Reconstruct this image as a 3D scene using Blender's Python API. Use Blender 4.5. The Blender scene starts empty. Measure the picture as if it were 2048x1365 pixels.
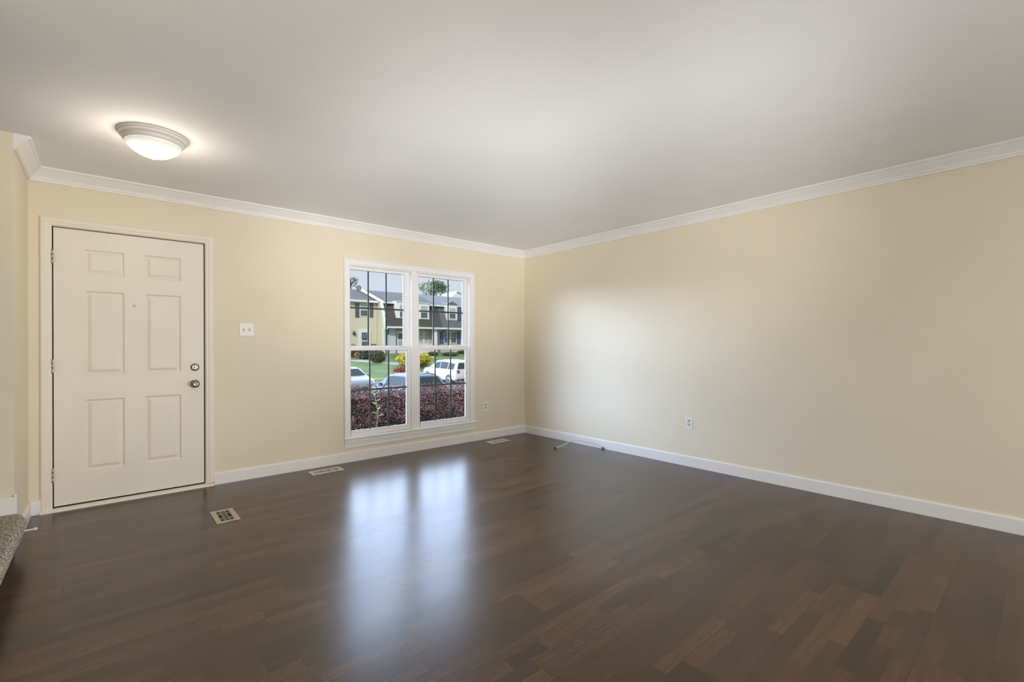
import bpy, bmesh, math, random
from mathutils import Vector, Matrix, noise

C = bpy.context.scene.collection
scene = bpy.context.scene
PI = math.pi

# ------------------------------------------------------------------ camera
H = 1.185                      # eye height
FPX, HY, YAW, ROLL = 936.338, 690.1, 0.713988, 0.0028364
YW, XW = 4.675, 4.277          # inner faces of the front and right walls
CZ = 2.44                      # ceiling height
cam_d = bpy.data.cameras.new('camera')
cam = bpy.data.objects.new('camera', cam_d)
C.objects.link(cam)
cam_d.sensor_width = 36.0
cam_d.lens = FPX / 2048 * 36.0
cam_d.shift_y = (HY - 682.5) / 2048
cam_d.clip_start = 0.05
cam_d.clip_end = 500
cam.matrix_world = (Matrix.Translation((0, 0, H)) @ Matrix.Rotation(-YAW, 4, 'Z')
                    @ Matrix.Rotation(PI / 2, 4, 'X') @ Matrix.Rotation(-ROLL, 4, 'Z'))
scene.camera = cam

# ------------------------------------------------------------------ colour management
vs = scene.view_settings
vs.view_transform = 'Standard'
vs.look = 'None'
vs.exposure = 0.0
vs.gamma = 1.0
vs.use_curve_mapping = False
scene.cycles.use_denoising = True
scene.cycles.max_bounces = 10
scene.cycles.diffuse_bounces = 6
scene.cycles.transparent_max_bounces = 16
scene.cycles.sample_clamp_indirect = 6.0
scene.cycles.caustics_reflective = False
scene.cycles.caustics_refractive = False

# ------------------------------------------------------------------ sky
w = bpy.data.worlds.new('sky')
scene.world = w
w.use_nodes = True
nt = w.node_tree
nt.nodes.clear()
out = nt.nodes.new('ShaderNodeOutputWorld')
bg = nt.nodes.new('ShaderNodeBackground')
tc = nt.nodes.new('ShaderNodeTexCoord')
sep = nt.nodes.new('ShaderNodeSeparateXYZ')
nt.links.new(tc.outputs['Generated'], sep.inputs[0])


def wmath(op, a, b=None):
    n = nt.nodes.new('ShaderNodeMath')
    n.operation = op
    for i, v in enumerate((a, b)):
        if v is None:
            continue
        if isinstance(v, (int, float)):
            n.inputs[i].default_value = v
        else:
            nt.links.new(v, n.inputs[i])
    return n.outputs[0]


def wrange(v, a, b, c, d):
    n = nt.nodes.new('ShaderNodeMapRange')
    n.interpolation_type = 'SMOOTHSTEP'
    nt.links.new(v, n.inputs[0])
    for i, q in enumerate((a, b, c, d)):
        n.inputs[i + 1].default_value = q
    return n.outputs[0]


# light levels, one place
GAIN = dict(sky_low=0.74, sky_front=6.0, sky_left=40.0, sun=3.0, back_fill=66.0, low_fill=30.0, fill_a=640.0, fill_b=425.0, fill_c=360.0, bulb=5.6)
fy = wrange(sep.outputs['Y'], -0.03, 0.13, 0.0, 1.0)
fz = wrange(sep.outputs['Z'], 0.15, 0.30, 0.0, GAIN['sky_front'])     # sky boosted above the houses across the street, feeds the floor reflection
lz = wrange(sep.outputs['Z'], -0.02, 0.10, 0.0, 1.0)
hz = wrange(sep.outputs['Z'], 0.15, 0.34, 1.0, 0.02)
lx = wmath('MULTIPLY', wrange(sep.outputs['X'], -0.65, -0.30, GAIN['sky_left'], 0.0), wrange(sep.outputs['X'], -0.97, -0.72, 0.30, 1.0))    # sky boosted low on the left, to light the right wall
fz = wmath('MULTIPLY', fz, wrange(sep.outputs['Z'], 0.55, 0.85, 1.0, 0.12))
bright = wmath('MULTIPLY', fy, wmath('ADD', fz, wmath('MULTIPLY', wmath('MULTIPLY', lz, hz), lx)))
mixc = nt.nodes.new('ShaderNodeMix')
mixc.data_type = 'RGBA'
blue = wmath('MAXIMUM', wrange(sep.outputs['Z'], 0.13, 0.26, 0.28, 1.0), wrange(sep.outputs['X'], -0.45, -0.05, 1.0, 0.0))
nt.links.new(blue, mixc.inputs[0])
mixc.inputs[6].default_value = (1.02, 1.06, 1.12, 1)
mixc.inputs[7].default_value = (0.80, 0.99, 1.38, 1)
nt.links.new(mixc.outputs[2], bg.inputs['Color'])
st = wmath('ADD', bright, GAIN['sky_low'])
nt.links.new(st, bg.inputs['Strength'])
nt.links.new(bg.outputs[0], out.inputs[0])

# ------------------------------------------------------------------ lights


def light(name, kind, loc, direction, energy, color, **kw):
    d = bpy.data.lights.new(name, kind)
    d.energy = energy
    d.color = color
    for k, v in kw.items():
        setattr(d, k, v)
    o = bpy.data.objects.new(name, d)
    C.objects.link(o)
    o.location = loc
    o.rotation_euler = Vector(direction).to_track_quat('-Z', 'Y').to_euler()
    return o


light('sun', 'SUN', (-20, -8, 30), (0.62, 0.58, -0.50), GAIN['sun'], (1.0, 0.95, 0.86), angle=0.02)
# added fill light by the solid back wall, brightens the room
light('back_fill_light', 'AREA', (1.9, -3.1, 1.25), (0.0, 1.0, 0.0), GAIN['back_fill'], (0.975, 0.99, 1.0),
      shape='RECTANGLE', size=3.4, size_y=2.1)
# added, unseen fill lights behind the camera: a low disk and three spots
light('low_fill_light', 'AREA', (0.3, -0.9, 0.45), (0.42, 0.72, 0.60), GAIN['low_fill'], (1.0, 0.985, 0.955),
      shape='DISK', size=1.0)
light('fill_spot', 'SPOT', (0.2, -0.9, 0.5), (2.4, 5.2, 1.88), GAIN['fill_a'], (1.0, 0.99, 0.97),
      spot_size=math.radians(40), spot_blend=1.0, shadow_soft_size=0.3)
light('fill_spot', 'SPOT', (0.2, -0.9, 0.5), (3.5, 3.4, 1.94), GAIN['fill_b'], (1.0, 0.99, 0.97),
      spot_size=math.radians(44), spot_blend=1.0, shadow_soft_size=0.3)
light('fill_spot', 'SPOT', (3.3, -1.0, 0.5), (-3.7, 5.0, 0.95), GAIN['fill_c'], (1.0, 0.97, 0.91),
      spot_size=math.radians(60), spot_blend=1.0, shadow_soft_size=0.3)
# sampling portal in the front window
p = light('window_portal', 'AREA', (2.6, YW + 0.2, 1.13), (0, -1, 0), 1, (1, 1, 1),
          shape='RECTANGLE', size=1.6, size_y=1.85)
p.data.cycles.is_portal = True

# ------------------------------------------------------------------ materials
MATS = {}


def new_mat(name):
    m = bpy.data.materials.new(name)
    m.use_nodes = True
    MATS[name] = m
    return m, m.node_tree, m.node_tree.nodes['Principled BSDF']


def mat(name, col, rough=0.5, metal=0.0, var=0.06, scale=8.0, bump=0.0, bscale=60.0, spec=0.5, island=0.0, emit=None, estr=0):
    m, t, b = new_mat(name)
    b.inputs['Roughness'].default_value = rough
    b.inputs['Metallic'].default_value = metal
    b.inputs['Specular IOR Level'].default_value = spec
    geo = t.nodes.new('ShaderNodeTexCoord')
    n = t.nodes.new('ShaderNodeTexNoise')
    n.inputs['Scale'].default_value = scale
    n.inputs['Detail'].default_value = 4
    t.links.new(geo.outputs['Object'], n.inputs['Vector'])
    mr = t.nodes.new('ShaderNodeMapRange')
    mr.inputs[1].default_value = 0.25
    mr.inputs[2].default_value = 0.75
    mr.inputs[3].default_value = 1 - var
    mr.inputs[4].default_value = 1 + var
    t.links.new(n.outputs[0], mr.inputs[0])
    val = mr.outputs[0]
    if island:
        g = t.nodes.new('ShaderNodeNewGeometry')
        mi = t.nodes.new('ShaderNodeMapRange')
        mi.inputs[3].default_value = 1 - island
        mi.inputs[4].default_value = 1 + island
        t.links.new(g.outputs['Random Per Island'], mi.inputs[0])
        mm = t.nodes.new('ShaderNodeMath')
        mm.operation = 'MULTIPLY'
        t.links.new(val, mm.inputs[0])
        t.links.new(mi.outputs[0], mm.inputs[1])
        val = mm.outputs[0]
    vm = t.nodes.new('ShaderNodeVectorMath')
    vm.operation = 'SCALE'
    vm.inputs[0].default_value = col
    t.links.new(val, vm.inputs['Scale'])
    t.links.new(vm.outputs[0], b.inputs['Base Color'])
    if bump:
        n2 = t.nodes.new('ShaderNodeTexNoise')
        n2.inputs['Scale'].default_value = bscale
        n2.inputs['Detail'].default_value = 3
        t.links.new(geo.outputs['Object'], n2.inputs['Vector'])
        bp = t.nodes.new('ShaderNodeBump')
        bp.inputs['Strength'].default_value = bump
        bp.inputs['Distance'].default_value = 0.01
        t.links.new(n2.outputs[0], bp.inputs['Height'])
        t.links.new(bp.outputs[0], b.inputs['Normal'])
    if emit:
        b.inputs['Emission Color'].default_value = (*emit, 1)
        b.inputs['Emission Strength'].default_value = estr
    return m


mat('wall_paint', (0.765, 0.69, 0.545), 0.55, var=0.025, scale=2.0, bump=0.05, bscale=180)
mat('ceiling_paint', (0.835, 0.84, 0.855), 0.8, var=0.025, scale=1.6, bump=0.06, bscale=220)
mat('trim_paint', (0.82, 0.81, 0.80), 0.35, var=0.015, scale=5)
mat('door_paint', (0.82, 0.765, 0.675), 0.42, var=0.02, scale=4)
mat('vinyl_white', (0.84, 0.84, 0.84), 0.3, var=0.01)
mat('dark_gap', (0.012, 0.009, 0.007), 0.9)
mat('muntin_grey', (0.055, 0.06, 0.068), 0.4, var=0.02)
mat('nickel', (0.50, 0.46, 0.39), 0.32, 1.0, var=0.05, scale=30)
mat('antique_metal', (0.27, 0.235, 0.18), 0.28, 1.0, var=0.12, scale=40)
mat('plate_white', (0.83, 0.81, 0.78), 0.3, var=0.01)
mat('socket_grey', (0.55, 0.54, 0.50), 0.4, var=0.02)
mat('slot_dark', (0.03, 0.028, 0.025), 0.6)
mat('toggle_gold', (0.45, 0.36, 0.17), 0.35, var=0.05)
mat('register_tan', (0.50, 0.44, 0.34), 0.45, 0.25, var=0.06, scale=40)
mat('register_pale', (0.62, 0.59, 0.53), 0.4, 0.25, var=0.06, scale=40)
mat('damper_dark', (0.018, 0.017, 0.016), 0.7)
mat('cable_white', (0.72, 0.70, 0.66), 0.4, var=0.03)
mat('connector_dark', (0.035, 0.03, 0.028), 0.4, 0.4)
mat('lamp_ring', (0.80, 0.775, 0.73), 0.3, 0.0, var=0.03)
mat('glass_white', (0.85, 0.87, 0.90), 0.2, var=0.01)
# outdoors
mat('barberry_leaf', (0.26, 0.13, 0.12), 0.8, var=0.65, scale=3.2, island=0.75, spec=0.15)
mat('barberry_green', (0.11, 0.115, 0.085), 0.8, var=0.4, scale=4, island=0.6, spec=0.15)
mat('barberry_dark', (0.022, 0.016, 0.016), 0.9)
mat('leaf_green', (0.075, 0.125, 0.035), 0.5, var=0.3, scale=2, island=0.5)
mat('leaf_bright', (0.24, 0.33, 0.07), 0.5, var=0.2, scale=3, island=0.4)
mat('leaf_olive', (0.085, 0.095, 0.045), 0.5, var=0.3, scale=2, island=0.5)
mat('leaf_yellow', (0.52, 0.42, 0.05), 0.5, var=0.25, scale=3, island=0.4)
mat('leaf_red', (0.34, 0.075, 0.055), 0.5, var=0.3, scale=3, island=0.5)
mat('leaf_pink', (0.46, 0.2, 0.17), 0.5, var=0.2, scale=3, island=0.3)
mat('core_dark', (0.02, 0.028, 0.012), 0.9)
mat('bark', (0.09, 0.065, 0.045), 0.9, var=0.3)
mat('asphalt', (0.13, 0.126, 0.125), 0.9, var=0.12, scale=1.5)
mat('lawn_green', (0.105, 0.155, 0.045), 0.9, var=0.35, scale=0.6)
mat('mulch', (0.10, 0.07, 0.05), 0.95, var=0.3)
mat('concrete', (0.36, 0.34, 0.31), 0.8, var=0.08)
mat('curb_yellow', (0.50, 0.43, 0.18), 0.8, var=0.1)
mat('siding_cream', (0.62, 0.57, 0.43), 0.6, var=0.03)
mat('siding_blue', (0.52, 0.58, 0.61), 0.6, var=0.03)
mat('stucco_tan', (0.46, 0.38, 0.29), 0.7, var=0.05)
mat('stucco_beige', (0.54, 0.48, 0.39), 0.7, var=0.05)
mat('house_white', (0.72, 0.71, 0.69), 0.5, var=0.02)
mat('shutter_grey', (0.075, 0.085, 0.095), 0.5)
mat('shutter_blue', (0.045, 0.085, 0.27), 0.5)
mat('soffit_orange', (0.36, 0.22, 0.10), 0.7, var=0.15)
mat('house_glass', (0.09, 0.10, 0.11), 0.15, var=0.2, scale=1.2)
mat('curtain_pale', (0.38, 0.40, 0.39), 0.7, var=0.1, scale=3)
mat('paint_silver', (0.26, 0.285, 0.31), 0.4, 0.1, var=0.02)
mat('paint_white', (0.58, 0.575, 0.565), 0.45, var=0.01)
mat('paint_blue', (0.045, 0.065, 0.105), 0.4, 0.1, var=0.03)
mat('car_glass', (0.045, 0.055, 0.06), 0.4, var=0.1, spec=0.03)
mat('tyre', (0.025, 0.025, 0.025), 0.8)
mat('alloy', (0.45, 0.45, 0.46), 0.3, 0.8)
mat('tail_red', (0.40, 0.06, 0.05), 0.3)
mat('black_trim', (0.03, 0.03, 0.032), 0.5)
mat('plate_pale', (0.5, 0.5, 0.48), 0.5)
mat('wreath_lilac', (0.32, 0.33, 0.50), 0.7, island=0.3)
mat('dish_grey', (0.24, 0.26, 0.27), 0.5)


def striped(name, col, period, axis, dark=0.75, rough=0.7, var=0.08, scale=3.0):
    """Siding laps or shingle courses: thin darker line every period."""
    m, t, b = new_mat(name)
    b.inputs['Roughness'].default_value = rough
    tc = t.nodes.new('ShaderNodeTexCoord')
    s = t.nodes.new('ShaderNodeSeparateXYZ')
    t.links.new(tc.outputs['Object'], s.inputs[0])

    def mt(op, a, bb=None):
        n = t.nodes.new('ShaderNodeMath')
        n.operation = op
        for i, v in enumerate((a, bb)):
            if v is None:
                continue
            if isinstance(v, (int, float)):
                n.inputs[i].default_value = v
            else:
                t.links.new(v, n.inputs[i])
        return n.outputs[0]
    f = mt('FRACT', mt('DIVIDE', s.outputs[axis], period))
    line = mt('LESS_THAN', f, 0.16)
    n = t.nodes.new('ShaderNodeTexNoise')
    n.inputs['Scale'].default_value = scale
    n.inputs['Detail'].default_value = 5
    t.links.new(tc.outputs['Object'], n.inputs['Vector'])
    v = mt('ADD', mt('MULTIPLY', n.outputs[0], 2 * var), 1 - var)
    v = mt('MULTIPLY', v, mt('SUBTRACT', 1.0, mt('MULTIPLY', line, 1 - dark)))
    vm = t.nodes.new('ShaderNodeVectorMath')
    vm.operation = 'SCALE'
    vm.inputs[0].default_value = col
    t.links.new(v, vm.inputs['Scale'])
    t.links.new(vm.outputs[0], b.inputs['Base Color'])
    return m


striped('siding_lap', (0.62, 0.57, 0.42), 0.2, 2, 0.84)
striped('shingle_brown', (0.10, 0.083, 0.075), 0.22, 2, 0.8, 0.9, 0.3, 1.5)
striped('shingle_dark', (0.075, 0.062, 0.056), 0.22, 2, 0.75, 0.9, 0.3, 1.5)
striped('shingle_grey', (0.145, 0.138, 0.135), 0.22, 2, 0.75, 0.9, 0.3, 1.5)
striped('shingle_slate', (0.125, 0.125, 0.13), 0.22, 2, 0.72, 0.9, 0.3, 1.5)


def make_floor_mat():
    m, t, b = new_mat('floor_planks')
    L = t.links.new
    tc = t.nodes.new('ShaderNodeTexCoord')
    s = t.nodes.new('ShaderNodeSeparateXYZ')
    L(tc.outputs['Object'], s.inputs[0])

    def mt(op, a, bb=None, cc=None):
        n = t.nodes.new('ShaderNodeMath')
        n.operation = op
        for i, v in enumerate((a, bb, cc)):
            if v is None:
                continue
            if isinstance(v, (int, float)):
                n.inputs[i].default_value = v
            else:
                L(v, n.inputs[i])
        return n.outputs[0]

    def wn(*vals):
        c = t.nodes.new('ShaderNodeCombineXYZ')
        for i, v in enumerate(vals):
            L(v, c.inputs[i])
        n = t.nodes.new('ShaderNodeTexWhiteNoise')
        n.noise_dimensions = '3D'
        L(c.outputs[0], n.inputs['Vector'])
        return n.outputs['Value']

    x, y = s.outputs[0], mt('ADD', s.outputs[1], -0.147 + 0.19 * 40)
    PW, PL = 0.19, 1.29
    row = mt('FLOOR', mt('DIVIDE', y, PW))
    off = wn(row)
    px = mt('ADD', mt('DIVIDE', mt('ADD', x, 20), PL), mt('MULTIPLY', off, 7.0))
    plank = mt('FLOOR', px)
    tone1 = wn(row, plank)
    # three strips inside each plank
    srow = mt('FLOOR', mt('DIVIDE', y, PW / 3))
    soff = wn(srow, plank)
    sx = mt('FLOOR', mt('ADD', mt('DIVIDE', mt('ADD', x, 20), 0.47), mt('MULTIPLY', soff, 5.0)))
    tone2 = wn(srow, sx, row)
    # grain
    mp = t.nodes.new('ShaderNodeMapping')
    mp.inputs['Scale'].default_value = (2.2, 42.0, 1.0)
    cc = t.nodes.new('ShaderNodeCombineXYZ')
    L(x, cc.inputs[0])
    L(y, cc.inputs[1])
    L(mt('MULTIPLY', tone2, 30.0), cc.inputs[2])
    L(cc.outputs[0], mp.inputs['Vector'])
    g = t.nodes.new('ShaderNodeTexNoise')
    g.inputs['Scale'].default_value = 1.52
    g.inputs['Detail'].default_value = 6
    g.inputs['Roughness'].default_value = 0.62
    g.inputs['Distortion'].default_value = 0.6
    L(mp.outputs[0], g.inputs['Vector'])
    mp2 = t.nodes.new('ShaderNodeMapping')
    mp2.inputs['Scale'].default_value = (9.0, 260.0, 1.0)
    L(cc.outputs[0], mp2.inputs['Vector'])
    g2 = t.nodes.new('ShaderNodeTexNoise')
    g2.inputs['Scale'].default_value = 1.0
    g2.inputs['Detail'].default_value = 3
    L(mp2.outputs[0], g2.inputs['Vector'])
    v = mt('ADD', mt('MULTIPLY', tone1, 0.24), mt('MULTIPLY', tone2, 0.34))
    v = mt('ADD', v, mt('MULTIPLY', g.outputs[0], 0.62))
    v = mt('ADD', v, mt('MULTIPLY', g2.outputs[0], 0.22))
    v = mt('SUBTRACT', v, 0.30)
    ramp = t.nodes.new('ShaderNodeValToRGB')
    e = ramp.color_ramp.elements
    e[0].position, e[0].color = 0.0, (0.014, 0.0062, 0.0028, 1)
    e[1].position, e[1].color = 1.0, (0.150, 0.074, 0.032, 1)
    mid = ramp.color_ramp.elements.new(0.45)
    mid.color = (0.054, 0.0255, 0.011, 1)
    L(v, ramp.inputs[0])
    # seams
    fy = mt('FRACT', mt('DIVIDE', y, PW))
    fx = mt('FRACT', px)
    seam = mt('MAXIMUM', mt('LESS_THAN', fy, 0.013), mt('LESS_THAN', fx, 0.0022))
    mix = t.nodes.new('ShaderNodeMix')
    mix.data_type = 'RGBA'
    L(mt('MULTIPLY', seam, 0.6), mix.inputs[0])
    L(ramp.outputs[0], mix.inputs[6])
    mix.inputs[7].default_value = (0.012, 0.007, 0.005, 1)
    L(mix.outputs[2], b.inputs['Base Color'])
    L(mt('ADD', 0.255, mt('MULTIPLY', tone1, 0.02)), b.inputs['Roughness'])
    b.inputs['IOR'].default_value = 1.6
    bp = t.nodes.new('ShaderNodeBump')
    bp.inputs['Strength'].default_value = 0.25
    bp.inputs['Distance'].default_value = 0.001
    bp.invert = True
    L(seam, bp.inputs['Height'])
    L(bp.outputs[0], b.inputs['Normal'])


make_floor_mat()


def make_carpet_mat():
    m, t, b = new_mat('carpet')
    b.inputs['Roughness'].default_value = 0.95
    tc = t.nodes.new('ShaderNodeTexCoord')
    n = t.nodes.new('ShaderNodeTexNoise')
    n.inputs['Scale'].default_value = 130
    n.inputs['Detail'].default_value = 4
    t.links.new(tc.outputs['Object'], n.inputs['Vector'])
    r = t.nodes.new('ShaderNodeValToRGB')
    r.color_ramp.elements[0].position = 0.40
    r.color_ramp.elements[0].color = (0.085, 0.065, 0.045, 1)
    r.color_ramp.elements[1].position = 0.60
    r.color_ramp.elements[1].color = (0.60, 0.54, 0.46, 1)
    t.links.new(n.outputs[0], r.inputs[0])
    t.links.new(r.outputs[0], b.inputs['Base Color'])
    bp = t.nodes.new('ShaderNodeBump')
    bp.inputs['Strength'].default_value = 0.7
    bp.inputs['Distance'].default_value = 0.006
    t.links.new(n.outputs[0], bp.inputs['Height'])
    t.links.new(bp.outputs[0], b.inputs['Normal'])


make_carpet_mat()


def make_pane_mat():
    m = bpy.data.materials.new('window_glass')
    m.use_nodes = True
    MATS['window_glass'] = m
    t = m.node_tree
    t.nodes.clear()
    o = t.nodes.new('ShaderNodeOutputMaterial')
    tr = t.nodes.new('ShaderNodeBsdfTransparent')
    tr.inputs[0].default_value = (0.96, 0.98, 0.97, 1)
    gl = t.nodes.new('ShaderNodeBsdfGlossy')
    gl.inputs['Roughness'].default_value = 0.02
    fr = t.nodes.new('ShaderNodeFresnel')
    fr.inputs['IOR'].default_value = 1.35
    mx = t.nodes.new('ShaderNodeMixShader')
    gm = t.nodes.new('ShaderNodeNewGeometry')                # thin pane: only the face that is met first reflects
    ff = t.nodes.new('ShaderNodeMath')
    ff.operation = 'SUBTRACT'
    ff.inputs[0].default_value = 1.0
    fm = t.nodes.new('ShaderNodeMath')
    fm.operation = 'MULTIPLY'
    t.links.new(gm.outputs['Backfacing'], ff.inputs[1])
    t.links.new(ff.outputs[0], fm.inputs[0])
    t.links.new(fr.outputs[0], fm.inputs[1])
    t.links.new(fm.outputs[0], mx.inputs[0])
    t.links.new(tr.outputs[0], mx.inputs[1])
    t.links.new(gl.outputs[0], mx.inputs[2])
    t.links.new(mx.outputs[0], o.inputs[0])


make_pane_mat()


def make_dome_mat(centre, bulbs):
    """Frosted lamp glass: glows all over, brighter where the two bulbs stand behind it."""
    m, t, b = new_mat('dome_glass')
    b.inputs['Base Color'].default_value = (0.6, 0.6, 0.57, 1)
    b.inputs['Roughness'].default_value = 0.25
    tc = t.nodes.new('ShaderNodeTexCoord')
    acc = None
    for q in bulbs:
        d = t.nodes.new('ShaderNodeVectorMath')
        d.operation = 'DISTANCE'
        d.inputs[1].default_value = q
        t.links.new(tc.outputs['Object'], d.inputs[0])
        mr = t.nodes.new('ShaderNodeMapRange')
        mr.interpolation_type = 'SMOOTHSTEP'
        mr.inputs[1].default_value = 0.02
        mr.inputs[2].default_value = 0.11
        mr.inputs[3].default_value = 0.75
        mr.inputs[4].default_value = 0.0
        t.links.new(d.outputs['Value'], mr.inputs[0])
        if acc is None:
            acc = mr.outputs[0]
        else:
            a = t.nodes.new('ShaderNodeMath')
            t.links.new(acc, a.inputs[0])
            t.links.new(mr.outputs[0], a.inputs[1])
            acc = a.outputs[0]
    a = t.nodes.new('ShaderNodeMath')
    a.inputs[1].default_value = 0.42
    t.links.new(acc, a.inputs[0])
    b.inputs['Emission Color'].default_value = (1.0, 0.97, 0.88, 1)
    t.links.new(a.outputs[0], b.inputs['Emission Strength'])


# ------------------------------------------------------------------ mesh helpers
class MB:
    """Collects shapes (world coordinates), then links them as ONE mesh object."""

    def __init__(s):
        s.v, s.f, s.sm = [], [], []

    def add(s, verts, faces, smooth=False):
        o = len(s.v)
        s.v += [tuple(q) for q in verts]
        s.f += [[i + o for i in f] for f in faces]
        s.sm += [smooth] * len(faces)
        return s

    def box(s, a, b, M=None):
        x0, y0, z0 = a
        x1, y1, z1 = b
        v = [(x0, y0, z0), (x1, y0, z0), (x1, y1, z0), (x0, y1, z0), (x0, y0, z1), (x1, y0, z1), (x1, y1, z1), (x0, y1, z1)]
        if M:
            v = [M @ Vector(q) for q in v]
        return s.add(v, [(0, 3, 2, 1), (4, 5, 6, 7), (0, 1, 5, 4), (1, 2, 6, 5), (2, 3, 7, 6), (3, 0, 4, 7)])

    def prism(s, poly, ext, M=None):
        """poly: list of 3-D points in a plane, ext: extrusion vector."""
        n = len(poly)
        e = Vector(ext)
        v = [Vector(q) for q in poly] + [Vector(q) + e for q in poly]
        if M:
            v = [M @ q for q in v]
        f = [tuple(range(n - 1, -1, -1)), tuple(range(n, 2 * n))]
        f += [(i, (i + 1) % n, n + (i + 1) % n, n + i) for i in range(n)]
        return s.add(v, f)

    def lathe(s, prof, centre, axis='Z', n=32, smooth=True, cap=True):
        """prof: (radius, height along axis) pairs."""
        c = Vector(centre)
        v, f = [], []
        for r, h in prof:
            for k in range(n):
                a = 2 * PI * k / n
                p, q = r * math.cos(a), r * math.sin(a)
                v.append(c + Vector({'Z': (p, q, h), 'Y': (p, h, q), 'X': (h, p, q)}[axis]))
        for i in range(len(prof) - 1):
            for k in range(n):
                k2 = (k + 1) % n
                f.append((i * n + k, i * n + k2, (i + 1) * n + k2, (i + 1) * n + k))
        s.add(v, f, smooth)
        if cap:
            o = len(s.v) - len(v)
            s.f.append([o + k for k in range(n)][::-1])
            s.f.append([o + (len(prof) - 1) * n + k for k in range(n)])
            s.sm += [False, False]
        return s

    def tube(s, pts, r, n=10, smooth=True):
        pts = [Vector(q) for q in pts]
        v, f = [], []
        for i, q in enumerate(pts):
            d = (pts[min(i + 1, len(pts) - 1)] - pts[max(i - 1, 0)]).normalized()
            u = d.cross(Vector((0, 0, 1)))
            if u.length < 1e-4:
                u = d.cross(Vector((0, 1, 0)))
            u.normalize()
            w_ = d.cross(u)
            rr = r[i] if isinstance(r, (list, tuple)) else r
            for k in range(n):
                a = 2 * PI * k / n
                v.append(q + u * rr * math.cos(a) + w_ * rr * math.sin(a))
        for i in range(len(pts) - 1):
            for k in range(n):
                k2 = (k + 1) % n
                f.append((i * n + k, (i + 1) * n + k, (i + 1) * n + k2, i * n + k2))
        m = len(pts) - 1
        f.append(tuple(range(n)))
        f.append(tuple(m * n + k for k in range(n))[::-1])
        return s.add(v, f, smooth)

    def ball(s, c, rad, nu=16, nv=10):
        v, f = [], []
        c = Vector(c)
        for j in range(nv + 1):
            th = PI * j / nv
            for k in range(nu):
                a = 2 * PI * k / nu
                v.append(c + Vector((rad[0] * math.sin(th) * math.cos(a), rad[1] * math.sin(th) * math.sin(a), rad[2] * math.cos(th))))
        for j in range(nv):
            for k in range(nu):
                k2 = (k + 1) % nu
                f.append((j * nu + k, (j + 1) * nu + k, (j + 1) * nu + k2, j * nu + k2))
        return s.add(v, f, True)

    def build(s, name, m, parent=None, bevel=0.0, recalc=True):
        me = bpy.data.meshes.new(name)
        off = Vector((0, 0, 0))
        q = parent
        while q is not None:
            off += q.location
            q = q.parent
        me.from_pydata([tuple(Vector(v) - off) for v in s.v], [], s.f)
        for pgon, sm in zip(me.polygons, s.sm):
            pgon.use_smooth = sm
        if recalc:
            bm = bmesh.new()
            bm.from_mesh(me)
            bmesh.ops.remove_doubles(bm, verts=bm.verts, dist=1e-6)
            bmesh.ops.recalc_face_normals(bm, faces=bm.faces)
            bm.to_mesh(me)
            bm.free()
        me.materials.append(MATS[m])
        o = bpy.data.objects.new(name, me)
        C.objects.link(o)
        if parent is not None:
            o.parent = parent
        if bevel:
            b = o.modifiers.new('bevel', 'BEVEL')
            b.width = bevel
            b.segments = 2
            b.limit_method = 'ANGLE'
            b.angle_limit = 0.6
        return o


def tag(o, label=None, cat=None, group=None, kind=None):
    if label:
        o['label'] = label
    if cat:
        o['category'] = cat
    if group:
        o['group'] = group
    if kind:
        o['kind'] = kind
    return o


def thing(name, loc, label, cat, group=None, kind=None):
    o = bpy.data.objects.new(name, None)
    o.empty_display_size = 0.1
    C.objects.link(o)
    o.location = loc
    return tag(o, label, cat, group, kind)


def copy_tree(o, parent=None):
    c = o.copy()
    C.objects.link(c)
    c.parent = parent
    for ch in [q for q in bpy.data.objects if q.parent == o]:
        copy_tree(ch, c)
    return c


def at(px, py, Y):
    """World point on the vertical plane y = Y along the sight line of one photo pixel (a surveying aid)."""
    u, v = px - 1024, py - HY
    u2 = math.cos(ROLL) * u - math.sin(ROLL) * v
    v2 = math.sin(ROLL) * u + math.cos(ROLL) * v
    s, c = math.sin(YAW), math.cos(YAW)
    a = u2 / FPX
    d = Vector((s + a * c, c - a * s, -v2 / FPX))
    t = Y / d.y
    return Vector((0, 0, H)) + d * t


# ================================================================== THE SETTING
WT = 0.10                                   # front wall thickness
YS = 4.0                                    # plane of the stair end wall
XL = -0.412                                 # left wall stub
BX0, BY0 = -2.6, -3.2                       # far left and back of the open-plan room

tag(MB().box((BX0, BY0, -0.12), (XW, YW, 0.0)).build('floor', 'floor_planks'),
    'dark brown wood plank floor with glossy window reflection', 'floor', kind='structure')
tag(MB().box((BX0 - .2, BY0 - .2, CZ), (XW + .2, YW + WT, CZ + 0.25)).build('ceiling', 'ceiling_paint'),
    'plain off-white painted ceiling', 'ceiling', kind='structure')

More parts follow.
